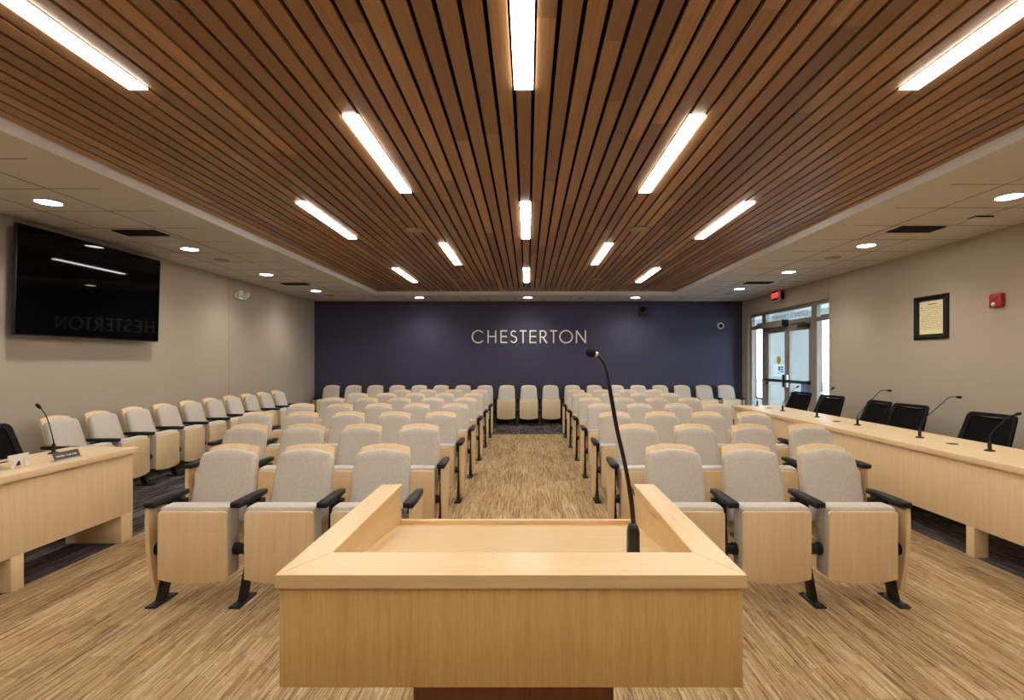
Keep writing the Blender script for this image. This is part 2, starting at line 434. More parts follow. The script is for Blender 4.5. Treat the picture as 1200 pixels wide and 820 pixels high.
def vent(x0, y0, label):
    t = thing('ceiling_vent', label, 'vent', (x0, y0, ZS), 0, 'air vents in the tile ceiling')
    b = MB(); w = 0.59
    b.box(0, w, 0, 0.015, -0.008, 0).box(0, w, w - 0.015, w, -0.008, 0).box(0, 0.015, 0.015, w - 0.015, -0.008, 0).box(w - 0.015, w, 0.015, w - 0.015, -0.008, 0)
    obj('frame', b, M['soffit'], t)
    b = MB().box(0.08, 0.53, 0.045, 0.29, -0.006, -0.0005)
    for i in range(9):
        y = 0.06 + 0.025 * i
        b.prism([(0, -0.006), (0.012, -0.014), (0.013, -0.013), (0.001, -0.005)], (0.08, y, 0), (0, 1, 0), (0, 0, 1), (1, 0, 0), 0.45)
    obj('grille', b, M['vent'], t)
    obj('panel', MB().box(0.08, 0.53, 0.31, 0.55, -0.012, -0.0005, 0.003), M['soffit'], t)
vent(-4.41, 5.27, 'white ceiling vent with a dark grille near the wall television')
vent(-4.41, 8.87, 'white ceiling vent with dark grille between the two far left downlights')
vent(3.70, 5.12, 'white ceiling vent with a dark grille above the right-hand desk')
vent(3.70, 8.72, 'white ceiling vent with dark grille near the glass doors')
t = thing('ceiling_sensor', 'small white box sensor on the ceiling near the right wall', 'sensor', (4.29, 4.85, ZS))
obj('housing', MB().box(-0.10, 0.10, -0.05, 0.05, -0.035, -0.012, 0.01), M['white'], t)
obj('bracket', MB().box(-0.07, 0.09, -0.04, 0.06, -0.012, 0), M['vent'], t)  # dark block stands in for the shadow gap between housing and ceiling

# ------------------------------------------------------------------ auditorium chairs (local: sitter faces -y, origin on the floor)
def back_outline(hw0, hw1, v0, v1, v2, n=14, ex=2.9):
    pts = [(-hw0 + 0.02, v0), (hw0 - 0.02, v0), (hw0, v0 + 0.02)]
    for i in range(n + 1):
        a = PI * i / n
        c = math.cos(a); s = math.sin(a)
        pts.append((hw1 * math.copysign(abs(c) ** (2 / ex), c), v1 + (v2 - v1) * s ** (2 / ex)))
    pts.append((-hw0, v0 + 0.02))
    return pts
TILT = Matrix.Translation((0, 0.085, 0.41)) @ Matrix.Rotation(-math.radians(16), 4, 'X')
def arch_outline(hb, vb, hs, vs, hc, vc, vt, n=14):
    """bottom half-width hb at vb, side top (hs, vs), corner (hc, vc), crown vt"""
    right = [(hb - 0.015, vb), (hb, vb + 0.02), (hs, vs)]
    for i in range(1, 5):                    # rounded corner as a quadratic curve
        t = i / 5; kx, kv = hs - 0.002, vc + 0.001
        right.append(((1 - t) ** 2 * hs + 2 * t * (1 - t) * kx + t * t * hc, (1 - t) ** 2 * vs + 2 * t * (1 - t) * kv + t * t * vc))
    top = [(hc * (1 - 2 * i / n), vc + (vt - vc) * (1 - (1 - 2 * i / n) ** 2)) for i in range(n + 1)]
    return [(-hb + 0.015, vb)] + right + top + [(-x, v) for x, v in right[:0:-1]]
cushion_back = MB().slab(arch_outline(0.200, 0.0, 0.177, 0.368, 0.136, 0.431, 0.452), [(0.045, 0.006), (0.03, 0.0), (0.012, 0.001), (0.001, 0.008), (-0.005, 0.020)], TILT, 0, ((-0.009, 0.75), (-0.010, 0.45), (-0.010, 0.15), (-0.010, 0.01))).mesh('cushion', M['fabric'], 60)
shell_me = MB().slab(arch_outline(0.185, -0.06, 0.157, 0.450, 0.149, 0.470, 0.494), [(0.071, 0.006), (0.068, 0.001), (0.065, 0.0), (0.0465, 0.0), (0.0455, 0.004)])
for v_ in shell_me.bm.verts:                     # the top of the shell rolls back
    if v_.co.z > 0.41: v_.co.y += (v_.co.z - 0.41) * 0.42
shell_me = shell_me.xform(TILT).mesh('backrest', M['maple_z'], 40)
def seat_outline(hw, zt, zs, zb, r=0.018):
    pts = []
    for i in range(11):
        s = -1 + 2 * i / 10
        pts.append((hw * s, zb + (zs - zb) * abs(s) ** 2.2))
    for i in range(5):
        a = PI / 2 * i / 4; pts.append((hw - r + r * math.cos(a), zt - r + r * math.sin(a)))
    for i in range(5):
        a = PI / 2 + PI / 2 * i / 4; pts.append((-hw + r + r * math.cos(a), zt - r + r * math.sin(a)))
    return pts
panel_me = MB().slab(seat_outline(0.196, 0.545, 0.162, 0.136), [(-0.150, 0.006), (-0.148, 0.001), (-0.146, 0.0), (-0.133, 0.0)]).mesh('seat_panel', M['maple_z'], 40)
seat_me = MB().slab(seat_outline(0.199, 0.571, 0.172, 0.148, 0.028), [(-0.1325, 0.010), (-0.124, 0.002), (-0.108, 0.0), (-0.04, 0.0), (-0.02, 0.005), (-0.008, 0.016)], None, 0, ((-0.003, 0.8), (-0.002, 0.4), (-0.002, 0.01))).mesh('seat', M['fabric'], 60)
arm_me = MB()
ring = lambda y, hw, z0, z1, r: [(-hw + r, y, z0), (hw - r, y, z0), (hw, y, z0 + r), (hw, y, z1 - r), (hw - r, y, z1), (-hw + r, y, z1), (-hw, y, z1 - r), (-hw, y, z0 + r)]
arm_me.rings([ring(-0.187, 0.026, 0.584, 0.606, 0.004), ring(-0.182, 0.030, 0.578, 0.610, 0.005), ring(-0.08, 0.030, 0.576, 0.612, 0.005), ring(0.06, 0.026, 0.578, 0.612, 0.005), ring(0.140, 0.021, 0.582, 0.610, 0.005), ring(0.145, 0.017, 0.586, 0.606, 0.004)])
arm_me = arm_me.xform(Matrix.Translation((0, 0.034, -0.012))).mesh('armrest', M['black_rubber'], 50)
leg_me = MB()
leg_me.prism([(-0.098, 0.012), (-0.038, 0.012), (0.030, 0.20), (0.080, 0.566), (0.005, 0.566), (-0.026, 0.20)], (-0.016, 0, 0), (0, 1, 0), (0, 0, 1), (1, 0, 0), 0.032)
leg_me = leg_me.mesh('leg', M['black'], 30)
foot_me = MB().box(-0.032, 0.032, -0.160, 0.030, 0, 0.012, 0.004).lathe([(0.009, 0.012), (0.009, 0.018), (0.0, 0.019)], (0.018, -0.140, 0), seg=10).lathe([(0.009, 0.012), (0.009, 0.018), (0.0, 0.019)], (-0.018, 0.010, 0), seg=10).mesh('foot', M['black'], 30)
pivot_me = MB().lathe([(0.026, -0.042), (0.036, -0.040), (0.036, -0.020), (0.031, -0.018), (0.031, 0.018), (0.036, 0.020), (0.036, 0.040), (0.026, 0.042)], (0, -0.075, 0.312), (1, 0, 0), 20).mesh('pivot', M['black'], 40)
brace_me = MB().box(-0.04, 0.04, 0.06, 0.115, 0.47, 0.56, 0.004).mesh('bracket', M['black'], 30)
ep = []
for i in range(9):
    s = i / 8; z = 0.562 - 0.49 * s
    ep.append((-0.140 + 0.05 * s ** 1.6 - 0.012 * math.sin(PI * s), z))
for i in range(9):
    s = 1 - i / 8; z = 0.562 - 0.49 * s
    ep.append((0.135 - 0.11 * s + 0.015 * math.sin(PI * s), z))
def end_panel_mesh(side):
    b = MB(); x0 = 0.0025 if side > 0 else -0.0265
    b.prism(ep, (x0, 0, 0), (0, 1, 0), (0, 0, 1), (1, 0, 0), 0.024)
    bmesh.ops.bevel(b.bm, geom=[e for e in b.bm.edges if not e.is_boundary and e.calc_face_angle(0) > 1.2], offset=0.004, segments=2, affect='EDGES')
    return b.mesh('end_panel', M['maple_z'], 40)
endR, endL = end_panel_mesh(1), end_panel_mesh(-1)
PITCH = 0.49
def add_standard(t, sx, end=0):
    """arm, leg, pivot on one side of the chair; end adds the maple panel on a row's end"""
    for nm, me in (('armrest', arm_me), ('pivot', pivot_me)):
        o = obj(nm, me, None, t); o.location = (sx - (0.0185 * end if nm == 'pivot' else 0), 0, 0)
    l = obj('leg', leg_me, None, t); l.location = (sx - 0.015 * end, 0, 0)
    obj('foot', foot_me, None, l); obj('bracket', brace_me, None, l)
    if end:
        o = obj('end_panel', endR if end > 0 else endL, None, t); o.location = (sx, 0, 0)
def make_chair():
    t = thing('auditorium_chair', 'chair', 'chair')
    s = obj('seat', seat_me, None, t); obj('seat_panel', panel_me, None, s)
    k = obj('backrest', shell_me, None, t); obj('cushion', cushion_back, None, k)
    return t
proto = make_chair(); used = [0]
def chair(x, y, rz, label, group, left=0, right=0):
    """left / right: 0 none, 1 plain arm, 2 arm with end panel (sides as seen from the front of the local frame, -x and +x)"""
    if used[0] == 0: t = proto; used[0] = 1
    else: t = copy_tree(proto0)
    t.location = (x, y, 0); t.rotation_euler = (0, 0, rz)
    tag(t, label, 'chair', group)
    if left: add_standard(t, -PITCH / 2, -1 if left == 2 else 0)
    if right: add_standard(t, PITCH / 2, 1 if right == 2 else 0)
    return t
# an unlinked-free way to keep a clean source: copy the bare prototype once for the first seat
proto0 = proto; 
nL = [3, 4, 5, 5, 5, 5, 4]; nR = [3, 4, 4, 4, 4, 4, 4]
X0 = 1.885 * PITCH
spots = []
for r in range(7):
    y = 3.05 + 1.073 * r
    rowname = 'nearest the lectern' if r == 0 else ('backmost row' if r == 6 else '')
    for side, n in ((-1, nL[r]), (1, nR[r])):
        for i in range(n):
            x = side * (X0 + PITCH * i)
            lab = 'beige fabric and maple chair, %s from the aisle in the %s row, %s block' % (ORD[i], ORD[r], 'left' if side < 0 else 'right')
            # outer arm belongs to each chair, the aisle arm to the first
            aisle = 2 if i == 0 else 0; outer = 2 if i == n - 1 else 1
            l, rr = (outer, aisle) if side < 0 else (aisle, outer)
            spots.append((x, y, 0, lab, 'auditorium chairs in the %s block' % ('left' if side < 0 else 'right'), l, rr))
for k in range(-9, 10):
    if k == 0: w = 'in the middle of the aisle end'
    else: w = '%s to the %s of the middle one' % (ORD[abs(k) - 1], 'left' if k < 0 else 'right')
    spots.append((k * PITCH + 0.02, 11.24, 0, 'folded chair against the navy wall, ' + w, 'auditorium chairs along the navy wall', 2 if k == -9 else 0, 2 if k == 9 else 1))
for i in range(10):
    spots.append((-4.385, 5.055 + PITCH * i, PI / 2, 'folded chair against the left wall, %s from the left desk' % ORD[i], 'auditorium chairs along the left wall', 2 if i == 0 else 0, 2 if i == 9 else 1))
# copies first (from the bare chair), arms afterwards
trees = [proto] + [copy_tree(proto) for _ in spots[1:]]
for t, (x, y, rz, lab, grp, l, rr) in zip(trees, spots):
    t.location = (x, y, 0); t.rotation_euler = (0, 0, rz); tag(t, lab, 'chair', grp)
    if l: add_standard(t, -PITCH / 2, -1 if l == 2 else 0)
    if rr: add_standard(t, PITCH / 2, 1 if rr == 2 else 0)

# ------------------------------------------------------------------ lectern
lx0, lx1, ly0, ly1, lz = -0.4143, 0.3590, 0.837, 1.458, 1.050
AW, BW, TH = 0.057, 0.1005, 0.022
t = thing('lectern', 'oak lectern in the foreground with raised rails round a sloping top', 'lectern', (0, 0, 0))
b = MB().prism([(lx0, ly0), (lx1, ly0), (lx1 - AW, ly0 + BW), (lx0 + AW, ly0 + BW)], (0, 0, lz - TH), (1, 0, 0), (0, 1, 0), (0, 0, 1), TH)
def soften(b, o=0.0005):
    bmesh.ops.bevel(b.bm, geom=list(b.bm.edges), offset=o, segments=2, affect='EDGES'); return b
obj('rail', soften(b), M['oak_x'], t)
g = 0.0001
b = MB().prism([(lx0, ly0 + g), (lx0 + AW, ly0 + BW + g), (lx0 + AW, ly1), (lx0, ly1)], (0, 0, lz - TH), (1, 0, 0), (0, 1, 0), (0, 0, 1), TH)
obj('rail', soften(b), M['oak_y'], t)
b = MB().prism([(lx1, ly0 + g), (lx1, ly1), (lx1 - AW, ly1), (lx1 - AW, ly0 + BW + g)], (0, 0, lz - TH), (1, 0, 0), (0, 1, 0), (0, 0, 1), TH)
obj('rail', soften(b), M['oak_y'], t)
pz0 = 0.862; i_ = 0.0045
obj('front_panel', MB().box(lx0 + i_, lx1 - i_, ly0 + 0.007, ly0 + 0.027, pz0, lz - TH, 0.001), M['oak_z'], t)
obj('front_panel', MB().box(lx0 + AW, lx1 - AW, ly0 + BW - 0.016, ly0 + BW - 0.0015, 0.93, lz - TH, 0.001), M['oak_x'], t)
for s in (0, 1):
    xa, xb = (lx0 + i_, lx0 + AW - 0.0015) if s == 0 else (lx1 - AW + 0.0015, lx1 - i_)
    obj('side_panel', MB().box(xa, xb, ly0 + 0.027, ly1 - 0.002, pz0, lz - TH, 0.001), M['oak_y'], t)
zf = lambda y: 0.940 + (1.44 - y) * 0.134
b = MB().prism([(ly0 + BW - 0.002, zf(ly0 + BW) - 0.018), (ly1 - 0.018, zf(ly1 - 0.018) - 0.018), (ly1 - 0.018, zf(ly1 - 0.018)), (ly0 + BW - 0.002, zf(ly0 + BW))], (lx0 + AW - 0.0015, 0, 0), (0, 1, 0), (0, 0, 1), (1, 0, 0), lx1 - lx0 - 2 * AW + 0.003)
obj('work_surface', b, M['oak_x'], t, 0)
obj('paper_lip', MB().box(lx0 + AW - 0.0015, lx1 - AW + 0.0015, ly1 - 0.018, ly1 - 0.002, pz0, 0.952, 0.0015), M['oak_x'], t)
obj('bottom_panel', MB().box(lx0 + 0.02, lx1 - 0.02, ly0 + 0.027, ly1 - 0.02, pz0, pz0 + 0.018), M['oak_x'], t)
cx = -0.028
obj('column', MB().box(cx - 0.196, cx + 0.196, 1.00, 1.33, 0.03, pz0, 0.003), M['brown_wood'], t)
obj('base', MB().box(cx - 0.30, cx + 0.30, 0.92, 1.42, 0, 0.03, 0.004), M['brown_wood'], t)

# microphone on the lectern
my = 1.10; s = my / 600
mp = lambda px, py: ((px - 618.5) * s, my, CAM - (py - 423) * s)
zb = zf(my)
t = thing('gooseneck_microphone', 'tall black gooseneck microphone standing on the oak lectern', 'microphone', (0, 0, 0))
bx = mp(742, 614)[0]
b = MB(); 
def rr_ring(cx, cy, z, h, r):
    out = []
    for q, (sx, sy) in enumerate(((1, 1), (-1, 1), (-1, -1), (1, -1))):
        for i in range(4):
            a = PI / 2 * q + PI / 2 * i / 3
            out.append((cx + sx * (h - r) + r * math.cos(a), cy + sy * (h - r) + r * math.sin(a), z))
    return out
zt_ = mp(0, 613)[2]
b.rings([rr_ring(bx, my, zb - 0.001, 0.0125, 0.003), rr_ring(bx, my, zb + 0.05, 0.0122, 0.003), rr_ring(bx, my, zt_ - 0.004, 0.0095, 0.004), rr_ring(bx, my, zt_, 0.006, 0.004)])
obj('base', b, M['mic_black'], t)
path = smooth_path([mp(742.4, 614), mp(740.6, 594), mp(737.7, 572.8), mp(731.5, 540), mp(723.4, 504.6), mp(716.8, 468), mp(712.3, 441), mp(707.6, 425.4), mp(699.6, 415.5), mp(695.5, 414)], 8)
n = len(path)
rad = [0.0052 if i < n * 0.22 else (0.0045 if i < n * 0.62 else 0.0034) for i in range(n)]
obj('gooseneck', MB().tube(path, rad, 14), M['mic_black'], t)
h0 = Vector(mp(697.5, 414.6)); hd = (Vector(mp(689, 412.2)) - h0).normalized()
h = obj('head', MB().lathe([(0.0035, -0.002), (0.0075, 0.001), (0.0098, 0.006), (0.0102, 0.011), (0.0090, 0.016), (0.0055, 0.0195), (0.0, 0.021)], h0, hd, 20), M['foam'], t)
obj('collar', MB().lathe([(0.0038, -0.006), (0.0050, -0.005), (0.0056, 0.0), (0.0066, 0.0008)], h0, hd, 16), M['silver'], t)['label'] = 'silver collar below the microphone head'

# ------------------------------------------------------------------ desks
def desk(name, label, xi, xo, y0, y1, gables, side, posts=()):
    """long desk along y; xi inner edge, xo outer edge; side = sign of x from inner to outer"""
    t = thing(name, label, 'desk', (0, 0, 0)); H = 0.718
    obj('worktop', MB().box(min(xi, xo), max(xi, xo), y0, y1, H - 0.042, H, 0.002), M['maple_y'], t)
    xp = xi + side * 0.03
    a, c = sorted((xp, xp + side * 0.02))
    obj('front_panel', MB().box(a, c, y0 + 0.02, y1 - 0.03, 0.212, H - 0.042, 0.001), M['maple_z'], t)
    for gy, th, dp in gables:
        a, c = sorted((xp, xp + side * dp))
        b = MB().box(a, c, gy, gy + th, 0, 0.2115, 0.001)
        a2, c2 = sorted((xp + side * 0.0205, xp + side * dp))
        b.box(a2, c2, gy, gy + th, 0.2115, H - 0.0425)
        obj('leg', b, M['maple_z'], t)
    return t, H
dl, H = desk('council_desk', 'long maple desk at the left edge with a nameplate on it', -3.09, -3.64, 0.9, 4.075, [(3.93, 0.112, 0.43), (3.09, 0.08, 0.43), (1.2, 0.08, 0.5)], -1)
dr, H = desk('council_desk', 'long maple desk along the right wall with six microphones', 3.15, 3.82, 1.6, 7.92, [(3.645, 0.07, 0.10), (5.6, 0.07, 0.1), (7.75, 0.10, 0.6), (1.75, 0.07, 0.1)], 1)

def desk_mic(x, y, pts, label):
    t = thing('desk_microphone', label, 'microphone', (x, y, H), 0, 'gooseneck microphones on the council desks')
    obj('base', MB().lathe([(0.034, 0), (0.034, 0.005), (0.028, 0.010), (0.014, 0.014), (0.0125, 0.018), (0.0125, 0.058), (0.010, 0.070), (0.005, 0.074)], (0, 0, 0), seg=20), M['mic_black'], t)
    pts = [(0, 0, 0.070)] + [(a, 0, c) for a, c in pts]
    pth = smooth_path(pts, 7)
    obj('gooseneck', MB().tube(pth, [0.0048 if i < 8 else 0.0037 for i in range(len(pth))], 10), M['mic_black'], t)
    d = (Vector(pts[-1]) - Vector(pts[-2])).normalized()
    obj('head', MB().lathe([(0.004, -0.03), (0.009, -0.022), (0.0115, -0.008), (0.0115, 0.010), (0.008, 0.018), (0.0, 0.020)], pts[-1], d, 14), M['foam'], t)
mics = [(3.49, 7.79, [(-0.004, 0.12), (0.022, 0.198), (0.06, 0.288), (0.10, 0.332), (0.15, 0.347)]),
        (3.49, 7.01, [(0.0, 0.09), (0.015, 0.13), (0.097, 0.228), (0.155, 0.302), (0.208, 0.333)]),
        (3.52, 6.23, [(0.0, 0.09), (0.03, 0.17), (0.08, 0.25), (0.112, 0.303), (0.14, 0.317), (0.195, 0.352)]),
        (3.51, 5.45, [(0.004, 0.10), (0.05, 0.165), (0.16, 0.28), (0.235, 0.357), (0.274, 0.372), (0.342, 0.368)]),
        (3.49, 4.56, [(0.002, 0.10), (0.036, 0.163), (0.14, 0.254), (0.239, 0.340), (0.277, 0.362), (0.353, 0.360)]),
        (3.505, 3.886, [(0.005, 0.113), (0.032, 0.157), (0.119, 0.238), (0.157, 0.268), (0.22, 0.282)])]
for i, (x, y, p) in enumerate(mics):
    desk_mic(x, y, p, 'black gooseneck microphone on the right desk, %s from the glass doors' % ORD[i])
desk_mic(-3.50, 3.78, [(-0.003, 0.10), (-0.027, 0.194), (-0.052, 0.268), (-0.084, 0.32), (-0.115, 0.352)], 'black gooseneck microphone on the left desk behind the nameplate')
for x, y, w in ((3.50, 7.42, 'farthest'), (3.49, 5.79, 'middle'), (3.50, 4.22, 'nearest')):
    tag(obj('cable_grommet', MB().lathe([(0.040, 0), (0.042, 0.002), (0.038, 0.004), (0.030, 0.0035), (0.0, 0.003)], (x, y, H), seg=24), M['black']), 'black round cable grommet in the right desk top, %s of three' % w, 'grommet', 'cable grommets in the right desk')

# nameplate, place card holder, tablet on the left desk
t = thing('nameplate', 'dark grey nameplate with pale lettering in a silver holder on left desk', 'nameplate', (-3.19, 3.455, H))
obj('holder', MB().box(-0.035, 0.012, 0, 0.20, 0, 0.005, 0.001).box(0.004, 0.012, 0, 0.20, 0.005, 0.011), M['silver'], t)
pv = Matrix.Rotation(-math.radians(22), 4, 'Y')
obj('plate', MB().box(-0.004, 0, 0.002, 0.198, 0.0, 0.056).xform(Matrix.Translation((0.001, 0, 0.0065)) @ pv), M['plate'], t)
b = MB(); y = 0.02; random.seed(3)
while y < 0.175:   # illegible strokes, as in the photograph
    w = random.uniform(0.003, 0.007); hgt = 0.012 if y > 0.026 else 0.014
    b.box(0, 0.0008, y, y + 0.0016, 0.02, 0.02 + hgt)
    if random.random() < 0.7: b.box(0, 0.0008, y, y + w, 0.02 + random.choice((0, hgt / 2, hgt - 0.002)), 0.0222 + random.choice((0, hgt / 2, hgt - 0.002)))
    y += w + 0.003
    if abs(y - 0.085) < 0.006: y += 0.008
obj('lettering', b.xform(Matrix.Translation((0.001, 0, 0.0065)) @ pv), M['letter'], t)
t = thing('card_holder', 'small white two-legged sign holder on the left desk', 'sign holder', (-3.27, 3.24, H))
b = MB().box(-0.003, 0.003, -0.02, 0.115, 0.045, 0.085, 0.001)
obj('panel', b, M['white'], t)
for yy, s in ((0.012, -0.018), (0.082, 0.012)):
    obj('leg', MB().prism([(yy, 0.045), (yy + 0.022, 0.045), (yy + s + 0.022, 0), (yy + s, 0)], (-0.003, 0, 0), (0, 1, 0), (0, 0, 1), (1, 0, 0), 0.006), M['white'], t)
obj('clip', MB().prism([(0.036, 0.012), (0.062, 0.012), (0.056, 0.042), (0.046, 0.036)], (-0.005, 0, 0), (0, 1, 0), (0, 0, 1), (1, 0, 0), 0.006), M['navyink'], t)['label'] = 'navy blue clip'
t = tag(obj('tablet', MB().prism([(-0.10, 0.0), (0.10, 0.0), (0.10, 0.008), (-0.10, 0.008)], (0, -0.06, 0), (1, 0, 0), (0, 0, 1), (0, 1, 0), 0.15).xform(Matrix.Translation((-3.38, 3.16, H + 0.0245)) @ Matrix.Rotation(-math.radians(12), 4, 'Y') @ Matrix.Rotation(0.25, 4, 'Z')), M['black']), 'black tablet propped on the left desk by the white sign holder', 'tablet')

# ------------------------------------------------------------------ office chairs (face -y)
def rrect(w, h, r, n=6, taper=0.0):
    pts = []
    for cx, cz, a0 in ((w - r, r, -PI / 2), (w - r, h - r, 0), (-w + r, h - r, PI / 2), (-w + r, r, PI)):
        for i in range(n):
            a = a0 + PI / 2 * i / (n - 1)
            x = cx + r * math.cos(a); z = cz + r * math.sin(a)
            pts.append((x * (1 - taper * z / h), z))
    return pts
OT = Matrix.Translation((0, 0.20, 0.48)) @ Matrix.Rotation(-math.radians(20), 4, 'X')
fr = rrect(0.25, 0.44, 0.05, 6, 0.12); inn = [(x * 0.84, 0.22 + (z - 0.22) * 0.86) for x, z in fr]
bend = lambda p, y: OT @ Vector((p[0], y - 0.05 * (abs(p[0]) / 0.24) ** 2, p[1]))
b = MB()
R = [[bend(p, 0.0) for p in fr], [bend(p, 0.022) for p in fr], [bend(p, 0.022) for p in inn], [bend(p, 0.0) for p in inn]]
b.rings(R + [R[0]], caps=False)
bmesh.ops.remove_doubles(b.bm, verts=b.bm.verts, dist=1e-5)
obk = b.mesh('backrest', M['black_matte'], 50)
b = MB(); nx, nz = 10, 8
grid = []
def web(y):
    # rows across the opening following the inner outline
    rows = []
    for j in range(nz + 1):
        z = 0.034 + 0.372 * j / nz; w = 0.208 * (1 - 0.12 * z / 0.44)
        rows.append([bend((-w + 2 * w * i / nx, z), y) for i in range(nx + 1)])
    return rows
for y in (0.008, 0.013):
    rows = web(y); vs = [[b.bm.verts.new(p) for p in r] for r in rows]; grid.append(vs)
    for j in range(nz):
        for i in range(nx): b.bm.faces.new([vs[j][i], vs[j][i + 1], vs[j + 1][i + 1], vs[j + 1][i]])
obw = b.mesh('mesh_panel', M['mesh'], 60)
seat2 = MB().slab([(x, z - 0.24) for x, z in rrect(0.24, 0.48, 0.08)], [(0.0, 0.02), (0.015, 0.0), (0.045, 0.0), (0.06, 0.012)], Matrix(((1, 0, 0, 0), (0, 0, -1, 0), (0, 1, 0, 0.42), (0, 0, 0, 1))), 0, ((0.066, 0.85), (0.067, 0.4), (0.067, 0.01))).mesh('seat', M['mesh'], 60)
post = MB().lathe([(0.03, 0.11), (0.03, 0.25), (0.022, 0.26), (0.022, 0.42)], (0, 0, 0), seg=16).box(-0.1, 0.1, -0.1, 0.1, 0.40, 0.42, 0.004).box(-0.03, 0.03, 0.08, 0.235, 0.405, 0.42).box(-0.03, 0.03, 0.225, 0.245, 0.405, 0.56).mesh('column', M['black_matte'], 40)
star = MB()
for k in range(5):
    a = 2 * PI * k / 5 + 0.3; star.tube([(0.02 * math.cos(a), 0.02 * math.sin(a), 0.115), (0.29 * math.cos(a), 0.29 * math.sin(a), 0.08)], [0.026, 0.016], 8)
star = star.mesh('base', M['black_matte'], 40)
cast = MB().lathe([(0.012, -0.022), (0.028, -0.02), (0.028, -0.006), (0.01, -0.005), (0.01, 0.005), (0.028, 0.006), (0.028, 0.02), (0.012, 0.022)], (0, 0, 0.028), (1, 0, 0), 16).tube([(0, 0, 0.03), (0, 0, 0.08)], 0.008, 8).mesh('caster', M['black_matte'], 40)
oarm = [MB().box(s * 0.27 - 0.035, s * 0.27 + 0.035, -0.14, 0.11, 0.63, 0.655, 0.010, 3).box(s * 0.27 - 0.02, s * 0.27 + 0.02, -0.03, 0.03, 0.40, 0.63, 0.004).box(min(s * 0.1, s * 0.27), max(s * 0.1, s * 0.27), -0.03, 0.03, 0.40, 0.415).mesh('armrest', M['black_matte'], 40) for s in (-1, 1)]
def office_chair(x, y, rz, label):
    t = thing('office_chair', label, 'office chair', (x, y, 0), rz, 'black mesh office chairs behind the desks')
    k = obj('backrest', obk, None, t); obj('mesh_panel', obw, None, k)
    for nm, me in (('seat', seat2), ('column', post)): obj(nm, me, None, t)
    bs = obj('base', star, None, t)
    for q in range(5):
        a = 2 * PI * q / 5 + 0.3
        c = obj('caster', cast, None, bs); c.location = (0.28 * math.cos(a), 0.28 * math.sin(a), 0)
    return t
for i, (y, a) in enumerate(((8.22, 11), (7.38, 12), (6.46, -2), (5.86, 11), (4.83, 10))):
    office_chair(4.12, y, math.radians(-90 + a), 'black mesh office chair behind the right desk, %s from the glass doors' % ORD[i])
office_chair(-3.89, 3.88, math.radians(84), 'black mesh office chair behind the left desk')

# ------------------------------------------------------------------ television
t = thing('television', 'large black wall television on the left wall', 'television', (XL, 5.64, 0))
c = Vector((0.155, 0, 2.163))
tm = Matrix.Translation(c) @ Matrix.Rotation(math.radians(1.6), 4, 'Y')
hw, hh = 0.922, 0.5185
b = MB().box(-0.035, 0, -hw, hw, -hh, hh, 0.003).box(-0.06, -0.035, -0.6, 0.6, -0.35, 0.3, 0.006).xform(tm)
obj('casing', b, M['bezel'], t)
obj('screen', MB().box(0.0002, 0.0012, -hw + 0.008, hw - 0.008, -hh + 0.012, hh - 0.008).xform(tm), M['screen'], t, 0)
obj('wall_mount', MB().box(0, 0.02, -0.35, 0.35, 1.95, 2.35).box(0.02, 0.092, -0.30, -0.26, 1.95, 2.35).box(0.02, 0.092, 0.26, 0.30, 1.95, 2.35), M['black'], t)

# emergency light on the left wall
t = thing('emergency_light', 'white two-headed emergency light high on the left wall', 'emergency light', (XL, 8.62, 2.495))
obj('housing', MB().box(0, 0.06, -0.15, 0.15, -0.05, 0.055, 0.012), M['white'], t)
for yy in (-0.10, 0.14):
    d = Vector((0.8, -0.1 if yy < 0 else 0.25, -0.35)).normalized()
    h = obj('lamp_head', MB().lathe([(0.02, -0.035), (0.042, -0.02), (0.052, 0.02), (0.05, 0.03), (0.0, 0.026)], (0.085, yy, 0.04), d, 20), M['white'], t)
    obj('lens', MB().lathe([(0.046, 0.0305), (0.02, 0.036), (0.0, 0.037)], (0.085, yy, 0.04), d, 16), M['clear'], h)
obj('indicator', MB().box(0.058, 0.063, -0.03, 0.01, -0.054, -0.044), M['green'], t)['label'] = 'lit green indicator'

# framed document, fire strobe, exit sign on the right wall
t = thing('framed_document', 'black framed parchment document on the right wall', 'picture', (XR, 6.215, 1.93))
W = 0.265; F_ = 0.072
b = MB()
for r0, r1, d0, d1 in ((1, 0, 0, 0),):
    pass
def frame_ring(b, w, h, fw, d0, d1, dm):
    o = [(-w, -h), (w, -h), (w, h), (-w, h)]; mm = [(x * (w - fw * 0.45) / w, z * (h - fw * 0.45) / h) for x, z in o]; i2 = [(x * (w - fw) / w, z * (h - fw) / h) for x, z in o]
    R = [[(-d, p[0], p[1]) for p in q] for q, d in ((o, d0), (o, d1), (mm, dm), (i2, d1 * 0.55), (i2, d0))]
    b.rings(R + [R[0]], caps=False); bmesh.ops.remove_doubles(b.bm, verts=b.bm.verts, dist=1e-6)
frame_ring(b, W, W, 0.045, 0.0, 0.018, 0.032)
obj('frame', b, M['frame'], t, 20)
obj('mat', MB().box(-0.006, 0, -W + 0.04, W - 0.04, -W + 0.04, W - 0.04), M['mat'], t, 0)
pw, ph = 0.178, 0.200
pp = obj('document', MB().box(-0.0075, -0.006, -pw, pw, -ph, ph), M['paper'], t, 0); pp['label'] = 'yellowed parchment document'
b = MB(); random.seed(11)
b.box(-0.0082, -0.0075, -0.09, 0.05, 0.155, 0.168)
for i in range(15):
    z = 0.132 - 0.0195 * i; y = -pw + 0.015
    while y < pw - 0.03:
        w = random.uniform(0.015, 0.05); b.box(-0.008, -0.0075, y, min(pw - 0.012, y + w), z, z + 0.0045); y += w + random.choice((0.005, 0.02))
obj('writing', b, M['ink'], pp, 0)

